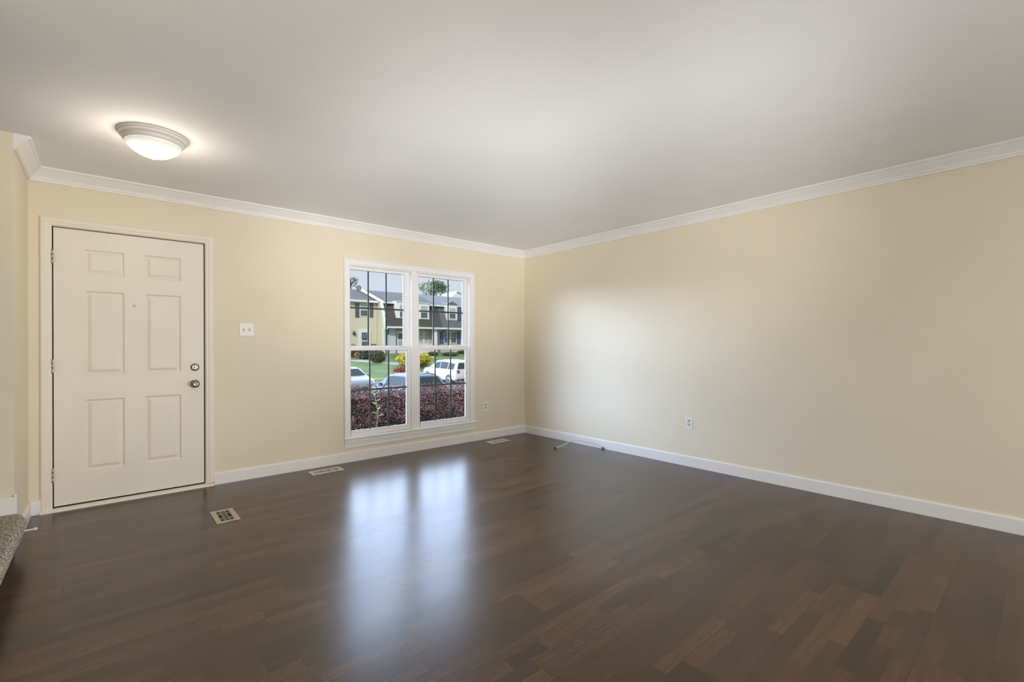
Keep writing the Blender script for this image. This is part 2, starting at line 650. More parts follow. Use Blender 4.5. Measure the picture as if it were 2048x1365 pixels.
# front wall with door and window openings
DX0, DX1, DZ1 = -0.292, 0.6275, 2.045       # door opening
WX0, WX1, WZ0, WZ1 = 1.838, 3.364, 0.25, 2.012
wf = MB()
for x0, x1, z0, z1 in ((XL, DX0, 0, CZ), (DX0, DX1, DZ1, CZ), (DX1, WX0, 0, CZ), (WX0, WX1, 0, WZ0), (WX0, WX1, WZ1, CZ), (WX1, XW, 0, CZ)):
    wf.box((x0, YW, z0), (x1, YW + WT, z1))
wf.box((DX0, YW, -0.12), (DX1, YW + WT, 0.0))
tag(wf.build('wall_front', 'wall_paint'), 'cream front wall with entry door and double window', 'wall', kind='structure')
tag(MB().box((XW, BY0, 0), (XW + .15, YW + WT, CZ)).build('wall_right', 'wall_paint'),
    'long bare cream right-hand wall washed by window light', 'wall', kind='structure')
tag(MB().box((XL - .14, YS, 0), (XL, YW + WT, CZ)).box((BX0, YS, 0), (XL - .14, YS + .12, CZ)).box((XL - .14, BY0, 0), (XL, 2.50, CZ)).build('wall_left', 'wall_paint'),
    'cream stub wall left of the entry door with the stair end wall', 'wall', kind='structure')
tag(MB().box((BX0 - .15, BY0, 0), (BX0, YS + .12, CZ)).build('wall_side', 'wall_paint'),
    'far side wall of the stair hall', 'wall', kind='structure')
tag(MB().box((BX0 - .15, BY0 - .15, 0), (XW + .15, BY0, CZ)).build('wall_back', 'wall_paint'),
    'wall behind the viewer', 'wall', kind='structure')


# baseboards: flat board with a rounded top edge
def board_profile(t, h):
    return [(0, 0), (t, 0), (t, h - .010), (t * .75, h - .003), (t * .45, h), (0, h)]


BB = board_profile(0.014, 0.10)
b = MB()
for x0, x1 in ((XL, -0.352), (0.690, XW)):
    b.prism([(x0, YW - d, z) for d, z in BB], (x1 - x0, 0, 0))
tag(b.build('baseboard_front', 'trim_paint'), 'white baseboard along the front wall under the window', 'baseboard', kind='structure')
tag(MB().prism([(XW - d, BY0, z) for d, z in BB], (0, YW - BY0, 0)).build('baseboard_right', 'trim_paint'),
    'white baseboard along the bare right-hand wall', 'baseboard', kind='structure')
b = MB().prism([(XL + d, YS, z) for d, z in BB], (0, YW - YS, 0))
b.prism([(BX0, YS - d, z + .20) for d, z in BB], (XL - BX0 + 0.012, 0, 0))
b.box((XL, YS - .012, .2), (XL + .012, YS + .015, .315))
tag(b.build('baseboard_left', 'trim_paint'), 'white baseboard on the left stub wall and above the stair carpet', 'baseboard', kind='structure')

# crown moulding
CR = [(0, -.094), (.013, -.094), (.013, -.080), (.019, -.077), (.022, -.068), (.027, -.060), (.037, -.048), (.049, -.034), (.058, -.024),
      (.061, -.019), (.070, -.016), (.074, -.012), (.074, 0), (0, 0)]
P = .074


def crown(name, pf, label):
    """pf(d, z, end) -> point; mitred at both ends."""
    n = len(CR)
    v = [pf(d, z, 0) for d, z in CR] + [pf(d, z, 1) for d, z in CR]
    f = [tuple(range(n - 1, -1, -1)), tuple(range(n, 2 * n))] + [(i, (i + 1) % n, n + (i + 1) % n, n + i) for i in range(n)]
    tag(MB().add(v, f).build(name, 'trim_paint'), label, 'crown moulding', kind='structure')


crown('trim_1', lambda d, z, e: (XL + d if e == 0 else XW - d, YW - d, CZ + z), 'white crown moulding above the front wall')
crown('trim_2', lambda d, z, e: (XW - d, BY0 if e == 0 else YW - d, CZ + z), 'white crown moulding above the bare right-hand wall')
crown('trim_3', lambda d, z, e: (XL + d, YS if e == 0 else YW - d, CZ + z), 'short cut-off white crown moulding in the left corner')

# ------------------------------------------------------------------ entry door
SX0, SX1, SZ0, SZ1, SY = -0.2855, 0.6205, 0.034, 2.0375, YW + 0.004
xs = [SX0, -.121, .106, .229, .463, SX1]
zs = [SZ0, .262, .787, .970, 1.593, 1.716, 1.900, SZ1]
d = MB()
for i in range(5):
    for j in range(7):
        x0, x1, z0, z1 = xs[i], xs[i + 1], zs[j], zs[j + 1]
        if i in (1, 3) and j in (1, 3, 5):
            rings = [(0, 0), (.005, .006), (.011, .011), (.015, .011), (.036, .002), (.040, .0015)]
            R = [[(x0 + q, SY + dd, z0 + q), (x1 - q, SY + dd, z0 + q), (x1 - q, SY + dd, z1 - q), (x0 + q, SY + dd, z1 - q)] for q, dd in rings]
            v = [p_ for r in R for p_ in r]
            f = []
            for k in range(len(rings) - 1):
                for q in range(4):
                    q2 = (q + 1) % 4
                    f.append((k * 4 + q, k * 4 + q2, k * 4 + 4 + q2, k * 4 + 4 + q))
            k = (len(rings) - 1) * 4
            f.append((k, k + 1, k + 2, k + 3))
            d.add(v, f)
        else:
            d.add([(x0, SY, z0), (x1, SY, z0), (x1, SY, z1), (x0, SY, z1)], [(0, 1, 2, 3)])
yb = SY + .044
d.add([(SX0, SY, SZ0), (SX1, SY, SZ0), (SX1, SY, SZ1), (SX0, SY, SZ1), (SX0, yb, SZ0), (SX1, yb, SZ0), (SX1, yb, SZ1), (SX0, yb, SZ1)],
      [(0, 4, 5, 1), (1, 5, 6, 2), (2, 6, 7, 3), (3, 7, 4, 0), (4, 7, 6, 5)])
door = tag(d.build('door_1', 'door_paint'), 'cream six-panel entry door with knob and deadbolt', 'door', kind='structure')

# casing: stepped profile, mitred
cas = MB()
prof = [(0, 0), (0, .010), (.008, .014), (.020, .014), (.026, .018), (.050, .018), (.058, .012), (.058, 0)]   # distance from opening, thickness
o0, o1, ot = DX0 - .003, DX1 + .004, DZ1 + .003


def cas_strip(pa, pb):
    n = len(prof)
    v = [pa(a, t) for a, t in prof] + [pb(a, t) for a, t in prof]
    f = [tuple(range(n - 1, -1, -1)), tuple(range(n, 2 * n))] + [(i, (i + 1) % n, n + (i + 1) % n, n + i) for i in range(n)]
    cas.add(v, f)


cas_strip(lambda a, t: (o0 - a, YW - t, .006), lambda a, t: (o0 - a, YW - t, ot + a))
cas_strip(lambda a, t: (o1 + a, YW - t, .030), lambda a, t: (o1 + a, YW - t, ot + a))
cas_strip(lambda a, t: (o0 - a, YW - t, ot + a), lambda a, t: (o1 + a, YW - t, ot + a))
cas.build('door_casing', 'door_paint', door)
j = MB().box((DX0, YW + .052, .02), (SX0 + .02, YW + WT, DZ1)).box((SX1 - .02, YW + .052, .02), (DX1, YW + WT, DZ1)).box((SX0, YW + .052, SZ1 - .02), (SX1, YW + WT, DZ1))
j.box((DX0, YW, .02), (DX0 + .0008, YW + .052, DZ1)).box((DX1 - .0008, YW, .02), (DX1, YW + .052, DZ1)).box((SX0, YW + .0505, SZ0), (SX1, YW + .0515, SZ1))
j.box((DX0, YW + .012, .014), (DX1, YW + .046, SZ0 + .002))
j.build('weatherstrip', 'dark_gap', door)
MB().prism([(-.358, YW - .03, 0.0), (-.358, YW - .026, .012), (-.358, YW, .022), (-.358, YW + .1, .024), (-.358, YW + .1, 0.0)], (1.045, 0, 0)).build('threshold', 'door_paint', door)
for hz in (1.826, 1.041, 0.261):
    hg = MB().box((-.2995, YW - .006, hz - .05), (-.2845, YW - .0035, hz + .05))
    for k in range(3):
        z0 = hz - .05 + k * .0335
        hg.lathe([(.006, z0), (.006, z0 + .0315)], (-.2915, YW - .009, 0), n=12, smooth=True)
    hg.build('hinge', 'nickel', door)
kx = .557
db = MB().lathe([(.031, .004), (.031, -.004), (.027, -.011), (.020, -.013)], (kx, SY, 1.006), 'Y', 32).build('deadbolt', 'antique_metal', door)
MB().lathe([(.007, -.012), (.007, -.020)], (kx, SY, 1.006), 'Y', 14).box((kx - .0045, SY - .032, 1.006 - .019), (kx + .0045, SY - .014, 1.006 + .019)).build('thumb_turn', 'nickel', db, bevel=.002)
kn = MB().lathe([(.033, .004), (.033, -.004), (.028, -.009), (.014, -.012), (.012, -.028), (.018, -.034), (.026, -.040), (.029, -.050), (.027, -.060), (.020, -.066), (.012, -.068), (.009, -.066), (.004, -.066)],
                (kx, SY, .868), 'Y', 36).build('door_knob', 'antique_metal', door)
MB().box((kx - .0035, SY - .071, .868 - .0015), (kx + .0035, SY - .064, .868 + .0015)).build('lock_button', 'slot_dark', kn)
ph = MB().lathe([(.008, .003), (.008, -.003), (.0055, -.004)], (.166, SY, 1.497), 'Y', 16).build('peephole', 'antique_metal', door)
MB().lathe([(.005, -.003), (.005, -.0045)], (.166, SY, 1.497), 'Y', 12).build('peephole_lens', 'glass_white', ph)

# ------------------------------------------------------------------ window
MX0, MX1 = 2.566, 2.634                       # mullion between the two units
UNITS = ((WX0, MX0), (MX1, WX1))
fr = MB()
FY0, FY1 = YW - .004, YW + WT + .004
fr.box((WX0, FY0, WZ0), (WX0 + .012, FY1, WZ1)).box((WX1 - .004, FY0, WZ0), (WX1 + .0, FY1, WZ1))
fr.box((WX0, FY0, WZ1 - .012), (WX1, FY1, WZ1)).box((WX0, FY0 + .02, WZ0 - .01), (WX1, FY1, WZ0 + .022))
fr.box((MX0, FY0 - .003, WZ0), (MX1, FY1, WZ1))
for u0, u1 in UNITS:                           # parting stops between the sash tracks
    fr.box((u0, YW + .039, WZ0), (u0 + .012, YW + .044, WZ1)).box((u1 - .008, YW + .039, 1.16), (u1, YW + .044, WZ1))
# outside trim
fr.box((WX0 - .06, YW + WT, WZ0 - .06), (WX0, FY1, WZ1 + .06)).box((WX1, YW + WT, WZ0 - .06), (WX1 + .06, FY1, WZ1 + .06))
fr.box((WX0 - .06, YW + WT, WZ1), (WX1 + .06, FY1, WZ1 + .06)).box((WX0 - .06, YW + WT, WZ0 - .06), (WX1 + .06, FY1, WZ0))
win = tag(fr.build('window_1', 'vinyl_white', bevel=.0015), 'white double window of two sash units with dark grid bars', 'window', kind='structure')

wc = MB()
wprof = [(0, 0), (0, .010), (.006, .013), (.034, .013), (.040, .020), (.052, .020), (.056, .016), (.056, 0)]


def wstrip(pa, pb):
    n = len(wprof)
    v = [pa(a, t) for a, t in wprof] + [pb(a, t) for a, t in wprof]
    f = [tuple(range(n - 1, -1, -1)), tuple(range(n, 2 * n))] + [(i, (i + 1) % n, n + (i + 1) % n, n + i) for i in range(n)]
    wc.add(v, f)


CA0, CA1 = WX0 + .026, WX1 + .006
wstrip(lambda a, t: (CA0 - a, YW - t - .001, WZ0), lambda a, t: (CA0 - a, YW - t - .001, WZ1 + a))
wstrip(lambda a, t: (CA1 + a, YW - t - .001, WZ0), lambda a, t: (CA1 + a, YW - t - .001, WZ1 + a))
wstrip(lambda a, t: (CA0 - a, YW - t - .001, WZ1 + a), lambda a, t: (CA1 + a, YW - t - .001, WZ1 + a))
wc.build('window_casing', 'vinyl_white', win)
sl = MB().prism([(1.805, YW + .01, .229), (1.805, YW - .027, .229), (1.805, YW - .033, .234), (1.805, YW - .034, .241), (1.805, YW - .030, .248), (1.805, YW - .024, .251), (1.805, YW + .01, .251)], (1.652, 0, 0))
sl.build('window_sill', 'vinyl_white', win)
ap = MB().prism([(1.813, YW, .142), (1.813, YW - .010, .142), (1.813, YW - .012, .150), (1.813, YW - .012, .178), (1.813, YW - .017, .184), (1.813, YW - .017, .196), (1.813, YW - .020, .202), (1.813, YW - .020, .228), (1.813, YW, .228)], (1.630, 0, 0))
ap.build('window_apron', 'vinyl_white', win)


def sash(name, x0, x1, z0, z1, y0, y1, gx0, gx1, gz0, gz1, mz):
    s = MB()
    s.box((x0, y0, z0), (gx0, y1, z1)).box((gx1, y0, z0), (x1, y1, z1))
    s.box((gx0, y0, gz1), (gx1, y1, z1)).box((gx0, y0, z0), (gx1, y1, gz0))
    o = s.build(name, 'vinyl_white', win, bevel=.002)
    yc = (y0 + y1) / 2
    # slim inner glazing bead that slopes to the glass
    bd = MB()
    for q0, q1 in (((gx0, gz0), (gx1, gz0)), ((gx0, gz1), (gx1, gz1)), ((gx0, gz0), (gx0, gz1)), ((gx1, gz0), (gx1, gz1))):
        bd.box((min(q0[0], q1[0]) - .002, yc - .012, min(q0[1], q1[1]) - .002), (max(q0[0], q1[0]) + .002, yc - .004, max(q0[1], q1[1]) + .002))
    bd.build('glazing_bead', 'muntin_grey', o)
    MB().box((gx0, yc - .002, gz0), (gx1, yc + .002, gz1)).build('glass_pane', 'window_glass', o)
    g = MB()
    for k in (1, 2):
        xm = gx0 + (gx1 - gx0) * k / 3
        g.box((xm - .0085, yc + .003, gz0), (xm + .0085, yc + .007, gz1))
    g.box((gx0, yc + .0032, mz - .009), (gx1, yc + .0068, mz + .009))
    g.build('grid_bars', 'muntin_grey', o)
    return o


for (u0, u1), lk in zip(UNITS, ((2.005, 2.300), (2.79, 3.10))):
    sash('upper_sash', u0 + .012, u1 - .008, 1.140, WZ1 - .012, YW + .046, YW + .078, u0 + .054, u1 - .064, 1.179, 1.967, 1.575)
    lo = sash('lower_sash', u0 + .002, u1 - .002, WZ0 + .002, 1.160, YW + .006, YW + .040, u0 + .044, u1 - .048, .308, 1.131, .720)
    for lx in lk:
        MB().box((lx - .018, YW + .012, 1.160), (lx + .018, YW + .034, 1.166)).prism([(lx - .014, YW + .014, 1.166), (lx + .012, YW + .014, 1.166), (lx + .004, YW + .014, 1.176), (lx - .010, YW + .014, 1.174)], (0, .016, 0)).build('sash_lock', 'vinyl_white', lo)

# ================================================================== FIXTURES
# ceiling light
LC = (0.216, 3.512)
lamp = thing('ceiling_light', (LC[0], LC[1], CZ), 'round flush ceiling light with glowing frosted dome near the entry door', 'ceiling light')
MB().lathe([(.170, 0), (.172, -.006), (.170, -.012), (.163, -.014), (.161, -.019), (.164, -.022), (.160, -.027), (.152, -.030), (.148, -.036), (.146, -.048), (.140, -.054), (.134, -.056)],
           (LC[0], LC[1], CZ), n=64).build('base_ring', 'lamp_ring', lamp)
make_dome_mat(LC, ((-0.045, -0.015, -0.10), (0.05, 0.01, -0.115)))
MB().lathe([(.136, -.050), (.139, -.056), (.136, -.064), (.128, -.074), (.114, -.088), (.096, -.102), (.074, -.115), (.050, -.124), (.026, -.129), (.010, -.131)],
           (LC[0], LC[1], CZ), n=64).build('glass_dome', 'dome_glass', lamp)
MB().lathe([(.016, -.128), (.015, -.133), (.010, -.137), (.006, -.141), (.002, -.143)], (LC[0], LC[1], CZ), n=20).build('finial', 'lamp_ring', lamp)

bulb = light('ceiling_light_bulb', 'POINT', (0, 0, -0.24), (0, 0, -1), GAIN['bulb'], (1.0, 0.88, 0.72), shadow_soft_size=0.05)
bulb.parent = lamp

# double light switch
SWX, SWZ = .939, 1.326
sw = thing('light_switch', (SWX, YW, SWZ), 'white double toggle switch plate between the door and the window', 'light switch')
MB().box((SWX - .057, YW - .006, SWZ - .058), (SWX + .057, YW, SWZ + .058)).build('switch_plate', 'plate_white', sw, bevel=.003)
for q in (-.023, .023):
    MB().box((SWX + q - .006, YW - .0075, SWZ - .013), (SWX + q + .006, YW - .004, SWZ + .013)).build('toggle_slot', 'toggle_gold', sw)
    MB().prism([(SWX + q - .0045, YW - .006, SWZ - .003), (SWX + q - .0045, YW - .018, SWZ + .005), (SWX + q - .0045, YW - .017, SWZ + .011), (SWX + q - .0045, YW - .006, SWZ + .009)], (.009, 0, 0)).build('toggle', 'plate_white', sw)
    for sz in (-.030, .030):
        MB().lathe([(.003, -.0055), (.003, -.0068)], (SWX + q, YW, SWZ + sz), 'Y', 10).build('screw', 'plate_white', sw)


def make_outlet(label):
    """Local frame: plate faces -Y."""
    t = thing('wall_outlet', (0, 0, 0), label, 'outlet', 'duplex wall outlets')
    MB().box((-.036, -.0055, -.058), (.036, 0, .058)).build('outlet_plate', 'plate_white', t, bevel=.003)
    for q in (-.0195, .0195):
        r = MB()
        pts = []
        for k in range(24):
            a = 2 * PI * k / 24
            pts.append((.0165 * math.cos(a), -.0075, q + max(-.0135, min(.0135, .0165 * math.sin(a)))))
        r.prism(pts, (0, .004, 0))
        rc = r.build('receptacle', 'socket_grey', t)
        sl = MB().box((-.0085, -.0082, q - .002), (-.0055, -.0070, q + .008)).box((.0055, -.0082, q - .001), (.0085, -.0070, q + .007))
        sl.lathe([(.0028, -.0082), (.0028, -.0070)], (0, 0, q - .008), 'Y', 10)
        sl.build('slots', 'slot_dark', rc)
    MB().lathe([(.003, -.0050), (.003, -.0066)], (0, 0, 0), 'Y', 10).build('screw', 'socket_grey', t)
    return t


o1 = make_outlet('small white wall outlet on the front wall right of the window')
o1.location = (3.607, YW, .412)
o2 = copy_tree(o1)
o2['label'] = 'white wall outlet low on the bare right-hand wall'
o2.location = (XW, 2.311, .423)
o2.rotation_euler = (0, 0, -PI / 2)


# floor registers: plate with a pierced scroll pattern over a dark box
def make_register(name, lx, ly, open_x, open_y, m, label, units):
    t = thing(name, (0, 0, 0), label, 'floor vent', 'floor vents')
    fr_ = MB()
    z1 = .0045
    ox, oy = open_x / 2, open_y / 2
    hx, hy = lx / 2, ly / 2
    for a, b_ in (((-hx, -hy), (-ox, hy)), ((ox, -hy), (hx, hy)), ((-ox, -hy), (ox, -oy)), ((-ox, oy), (ox, hy))):
        fr_.box((a[0], a[1], 0), (b_[0], b_[1], z1))
    fr_.build('register_frame', m, t, bevel=.0012)
    MB().box((-ox - .002, -oy - .002, .0002), (ox + .002, oy + .002, .001)).build('damper', 'damper_dark', t)
    g = MB()
    # circles, diagonals and bars of the grille
    n = units
    cw = open_x / n
    for k in range(n):
        cx = -ox + cw * (k + .5)
        if k % 3 == 1:                                   # louvre bars
            for q in range(1, 6):
                yy = -oy + open_y * q / 6
                g.box((cx - cw / 2, yy - .0011, .0012), (cx + cw / 2, yy + .0011, z1 - .0004))
            g.box((cx - cw / 2 - .002, -oy, .0012), (cx - cw / 2 + .002, oy, z1 - .0003)).box((cx + cw / 2 - .002, -oy, .0012), (cx + cw / 2 + .002, oy, z1 - .0003))
        else:                                            # rosettes
            for cy in ((-oy / 2, oy / 2) if open_y > .06 else (0,)):
                r = min(cw, open_y / (2 if open_y > .06 else 1)) * .26
                ring_o, ring_i = r, r * .66
                v, f = [], []
                N = 16
                for zz in (.0012, z1 - .0003):
                    for rr in (ring_i, ring_o):
                        for i in range(N):
                            a = 2 * PI * i / N
                            v.append((cx + rr * math.cos(a), cy + rr * math.sin(a), zz))
                for i in range(N):
                    i2 = (i + 1) % N
                    f += [(2 * N + i, 2 * N + i2, 3 * N + i2, 3 * N + i), (N + i, N + i2, 3 * N + i2, 3 * N + i), (i, i2, 2 * N + i2, 2 * N + i)]
                g.add(v, f)
                for q in range(6):
                    a = PI / 3 * q + PI / 6
                    L0, L1 = r * .95, r * 1.75
                    dx, dy = math.cos(a), math.sin(a)
                    nx, ny = -dy * .0015, dx * .0015
                    x0, y0 = cx + dx * L0, cy + dy * L0
                    x1 = max(-ox, min(ox, cx + dx * L1))
                    y1 = max(-oy, min(oy, cy + dy * L1))
                    g.prism([(x0 - nx, y0 - ny, .0012), (x1 - nx, y1 - ny, .0012), (x1 + nx, y1 + ny, .0012), (x0 + nx, y0 + ny, .0012)], (0, 0, z1 - .0016))
    g.build('grille', m, t)
    return t


r1 = make_register('floor_register', .140, .285, .078, .225, 'register_tan', 'square-looking tan floor vent in front of the entry door', 3)
r1.location = (.620, 3.768, .0)
r2 = make_register('floor_register', .292, .150, .225, .078, 'register_pale', 'pale metal floor vent below the left part of the window', 10)
r2.location = (1.562, 4.478, .0)
r3 = copy_tree(r2)
r3['label'] = 'pale metal floor vent near the corner right of the window'
r3.location = (3.625, 4.452, .0)
r3.rotation_euler = (0, 0, .0)

# cable arching up from the floor by the right wall
A, B = Vector((3.862, 3.712, .010)), Vector((4.245, 3.335, .012))
cb = thing('coaxial_cable', (4.05, 3.52, 0), 'short bent white cable with dark plug ends on the floor by the right-hand wall', 'cable')
pts = []
ctrl = [A, Vector((3.935, 3.672, .028)), Vector((4.02, 3.63, .072)), Vector((4.085, 3.56, .088)), Vector((4.15, 3.46, .072)), Vector((4.200, 3.400, .055)), B]
for i in range(len(ctrl) - 1):
    p0, p1, p2, p3 = ctrl[max(i - 1, 0)], ctrl[i], ctrl[i + 1], ctrl[min(i + 2, len(ctrl) - 1)]
    for k in range(8):
        s = k / 8
        pts.append(.5 * ((2 * p1) + (p2 - p0) * s + (2 * p0 - 5 * p1 + 4 * p2 - p3) * s * s + (3 * p1 - p0 - 3 * p2 + p3) * s ** 3))
pts.append(B)
MB().tube(pts, .0042, 10).build('cable_cord', 'cable_white', cb)
for e0, e1 in ((A, ctrl[1]), (B, ctrl[-2])):
    dd = (e1 - e0).normalized()
    MB().tube([e0 - dd * .014, e0 - dd * .012, e0 + dd * .012, e0 + dd * .014], [.006, .0085, .0085, .006], 12).build('connector', 'connector_dark', cb)

# door stop on the stub wall baseboard
ds = thing('door_stop', (XL + .014, 4.165, .042), 'white rod door stop sticking out of the baseboard beside the carpeted step', 'door stop')
MB().lathe([(.012, 0), (.012, .003), (.0045, .006), (.0045, .052)], (XL + .014, 4.165, .042), 'X', 16).build('stop_rod', 'plate_white', ds)
MB().lathe([(.0055, .050), (.0085, .056), (.009, .066), (.007, .069)], (XL + .014, 4.165, .042), 'X', 16).build('rubber_tip', 'plate_white', ds)

# carpeted stairs that climb away to the left
stp = MB()
Y0S, Y1S = 2.55, YS - .002
xr, zr = XL + .012, 0.0


def nosing(x, z):
    """Side outline of one carpeted tread front: riser, rolled nose, top."""
    return [(x, z + .0), (x, z + .105), (x + .012, z + .112), (x + .030, z + .118), (x + .044, z + .132), (x + .050, z + .150), (x + .047, z + .172), (x + .036, z + .190), (x + .018, z + .199), (x - .01, z + .201)]


outl = []
for k in range(4):
    outl += nosing(xr - .26 * k, .2 * k)
outl += [(xr - 1.2, .801), (xr - 1.2, 0)]
NY = 60
rnd = random.Random(3)
cols = []
for jy in range(NY + 1):
    y = Y0S + (Y1S - Y0S) * jy / NY
    col = []
    for (x, z) in outl:
        wv = noise.noise((x * 5, y * 7, z * 5)) * .006 + noise.noise((x * 30, y * 28, z * 30)) * .003
        end = max(0, (y - (YS - .10)) / .10) if z < .3 else 0            # first tread rounds off against the wall
        col.append((x + (wv if 0.02 < z else 0) - .030 * end ** 2, y, max(0.0005, z + wv * .4)))
    cols.append(col)
v = [q for c_ in cols for q in c_]
n = len(outl)
f = []
for jy in range(NY):
    for i in range(n):
        i2 = (i + 1) % n
        f.append((jy * n + i, jy * n + i2, (jy + 1) * n + i2, (jy + 1) * n + i))
stp.add(v, f, True)
stp.add(cols[0], [tuple(range(n))]).add(cols[-1], [tuple(range(n - 1, -1, -1))])
st_o = stp.build('carpeted_stairs', 'carpet')
tag(st_o, 'grey-beige carpeted bottom stair with rounded nose at the left edge', 'stairs')

# ================================================================== OUTSIDE
def leaves(mb, pts_fn, n, size, rng):
    v, f = mb.v, mb.f
    for _ in range(n):
        p_ = pts_fn(rng)
        a, b_ = rng.uniform(0, 2 * PI), rng.uniform(-1, 1)
        s_ = math.sqrt(1 - b_ * b_)
        u = Vector((s_ * math.cos(a), s_ * math.sin(a), b_))
        w_ = u.cross(Vector((rng.uniform(-1, 1), rng.uniform(-1, 1), rng.uniform(-1, 1)))).normalized()
        L = size * rng.uniform(.6, 1.3)
        o = len(v)
        v += [tuple(p_ - u * L), tuple(p_ + w_ * L * .45), tuple(p_ + u * L), tuple(p_ - w_ * L * .45)]
        f.append([o, o + 1, o + 2, o + 3])
        mb.sm.append(False)


def blob_fn(c, r, lump=.25, seed=0):
    c = Vector(c)

    def fn(rng):
        a, z = rng.uniform(0, 2 * PI), rng.uniform(-1, 1)
        s_ = math.sqrt(1 - z * z)
        dv = Vector((s_ * math.cos(a), s_ * math.sin(a), z))
        k = 1 + lump * noise.noise(dv * 2.3 + Vector((seed, seed * 2, 0)))
        k *= rng.uniform(.72, 1.02)
        return c + Vector((dv.x * r[0], dv.y * r[1], dv.z * r[2])) * k
    return fn


def shrub(name, c, r, n, size, m, label, cat='shrub', group=None, core='core_dark', seed=1):
    rng = random.Random(seed)
    t = thing(name, (c[0], c[1], c[2] - r[2]), label, cat, group)
    mb = MB()
    leaves(mb, blob_fn(c, r, .3, seed), n, size, rng)
    mb.build('foliage', m, t, recalc=False)
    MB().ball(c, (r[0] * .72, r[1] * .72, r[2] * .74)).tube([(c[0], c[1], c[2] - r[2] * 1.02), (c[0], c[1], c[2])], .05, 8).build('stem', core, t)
    return t


def tree(name, c, r, n, size, m, label, gz, seed):
    rng = random.Random(seed)
    t = thing(name, (c[0], c[1], gz), label, 'tree')
    mb = MB()
    leaves(mb, blob_fn(c, r, .5, seed), n // 2, size, rng)
    for k in range(7):
        a = rng.uniform(0, 2 * PI)
        q = Vector(c) + Vector((math.cos(a) * r[0] * .65, math.sin(a) * r[1] * .65, rng.uniform(-.4, .75) * r[2]))
        leaves(mb, blob_fn(q, (r[0] * .4, r[1] * .4, r[2] * .38), .4, seed + k), n // 14, size, rng)
    mb.build('tree_crown', m, t, recalc=False)
    tk = MB().tube([(c[0], c[1], gz), (c[0] + .1, c[1], (gz + c[2]) / 2), (c[0], c[1], c[2] + r[2] * .4)], [.28, .2, .06], 8)
    for k in range(5):
        a = 2 * PI * k / 5
        tk.tube([(c[0], c[1], c[2] - r[2] * .5), (c[0] + math.cos(a) * r[0] * .6, c[1] + math.sin(a) * r[1] * .6, c[2] + r[2] * .3)], [.1, .03], 6)
    tk.build('tree_trunk', 'bark', t)
    return t


# ground
def ground(name, m, rows, x0, x1, label, cat):
    v, f = [], []
    for y, z in rows:
        v += [(x0, y, z), (x1, y, z)]
    for i in range(len(rows) - 1):
        f.append((2 * i, 2 * i + 1, 2 * i + 3, 2 * i + 2))
    lo = min(z for _, z in rows) - .4
    o = len(v)
    v += [(x0, rows[0][0], lo), (x1, rows[0][0], lo), (x0, rows[-1][0], lo), (x1, rows[-1][0], lo)]
    k = 2 * (len(rows) - 1)
    f += [(0, o, o + 1, 1), (k, k + 1, o + 3, o + 2), (o, o + 2, o + 3, o + 1)]
    tag(MB().add(v, f).build(name, m), label, cat, kind='structure')


ground('front_garden_ground', 'mulch', [(YW + WT, -.32), (6.6, -.36), (9.0, -.9), (12.0, -1.60)], -10, 40, 'mulched ground under the hedge outside the window', 'ground')
ground('parking_lot_ground', 'asphalt', [(12.0, -1.60), (22.0, -1.60), (28.0, -1.58), (32.0, -1.38)], -20, 90, 'grey asphalt parking lot outside', 'parking lot')
ground('lawn', 'lawn_green', [(32.25, -1.27), (35.0, -.75), (40.0, -.15), (44.0, .3), (62.0, .35)], -30, 120, 'sloping green lawn in front of the townhouses', 'lawn')
tag(MB().box((-20, 32.0, -1.6), (90, 32.25, -1.25)).build('kerb', 'curb_yellow'), 'yellowish kerb along the far side of the parking lot', 'kerb', kind='structure')


# hedge right outside the window
rng = random.Random(11)
HX0, HX1, HYa, HYb = 1.6, 7.4, 5.38, 6.2
hd = thing('barberry_hedge', (4.4, 6.0, -.36), 'dark maroon leafy hedge right outside the window', 'hedge')


def hedge_top(x, y=0):
    return .545 + .05 * noise.noise((x * 1.3, y, 0)) + .06 * noise.noise((x * 5, 3 + y, 0)) + .07 * math.exp(-((x - 3.35) / .3) ** 2)


def hedge_pt(rg):
    x = rg.uniform(HX0, HX1)
    top = hedge_top(x)
    if rg.random() < .60:                                # front face, lumpy
        z = rg.uniform(-.30, top)
        y = HYa + .16 * noise.noise((x * 2.4, z * 3, 5)) + .10 * noise.noise((x * 8, z * 8, 2)) + rg.uniform(-.06, .12) + max(0, z - .05) * .75
    else:
        y = rg.uniform(HYa + .05, HYb)
        z = top + .09 * noise.noise((x * 4.5, y * 4.5, 1)) + rg.uniform(-.12, .05)
        z -= max(0, HYa + .5 - y) * .7
    return Vector((x, y, z))


mb = MB()
leaves(mb, hedge_pt, 36000, .016, rng)
for k in range(120):                                     # upright shoots
    x, y = rng.uniform(HX0, HX1), rng.uniform(HYa + .05, HYb)
    z0, hh = hedge_top(x) - .05, rng.uniform(.04, .14)
    lean = rng.uniform(-.06, .06)
    leaves(mb, lambda rg: Vector((x + lean * (q := rg.random()) + rg.uniform(-.015, .015), y + rg.uniform(-.015, .015), z0 + hh * q)), 24, .013, rng)
mb.build('foliage', 'barberry_leaf', hd, recalc=False)
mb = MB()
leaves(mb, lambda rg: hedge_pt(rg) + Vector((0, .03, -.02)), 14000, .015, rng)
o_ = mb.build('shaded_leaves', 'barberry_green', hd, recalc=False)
MB().box((HX0, HYa + .16, -.36), (HX1, HYb - .05, .20)).box((HX0, HYa + .30, .20), (HX1, HYb - .04, .38)).box((HX0, HYa + .42, .38), (HX1, HYb - .03, .50)).build('inner_twigs', 'barberry_dark', hd)
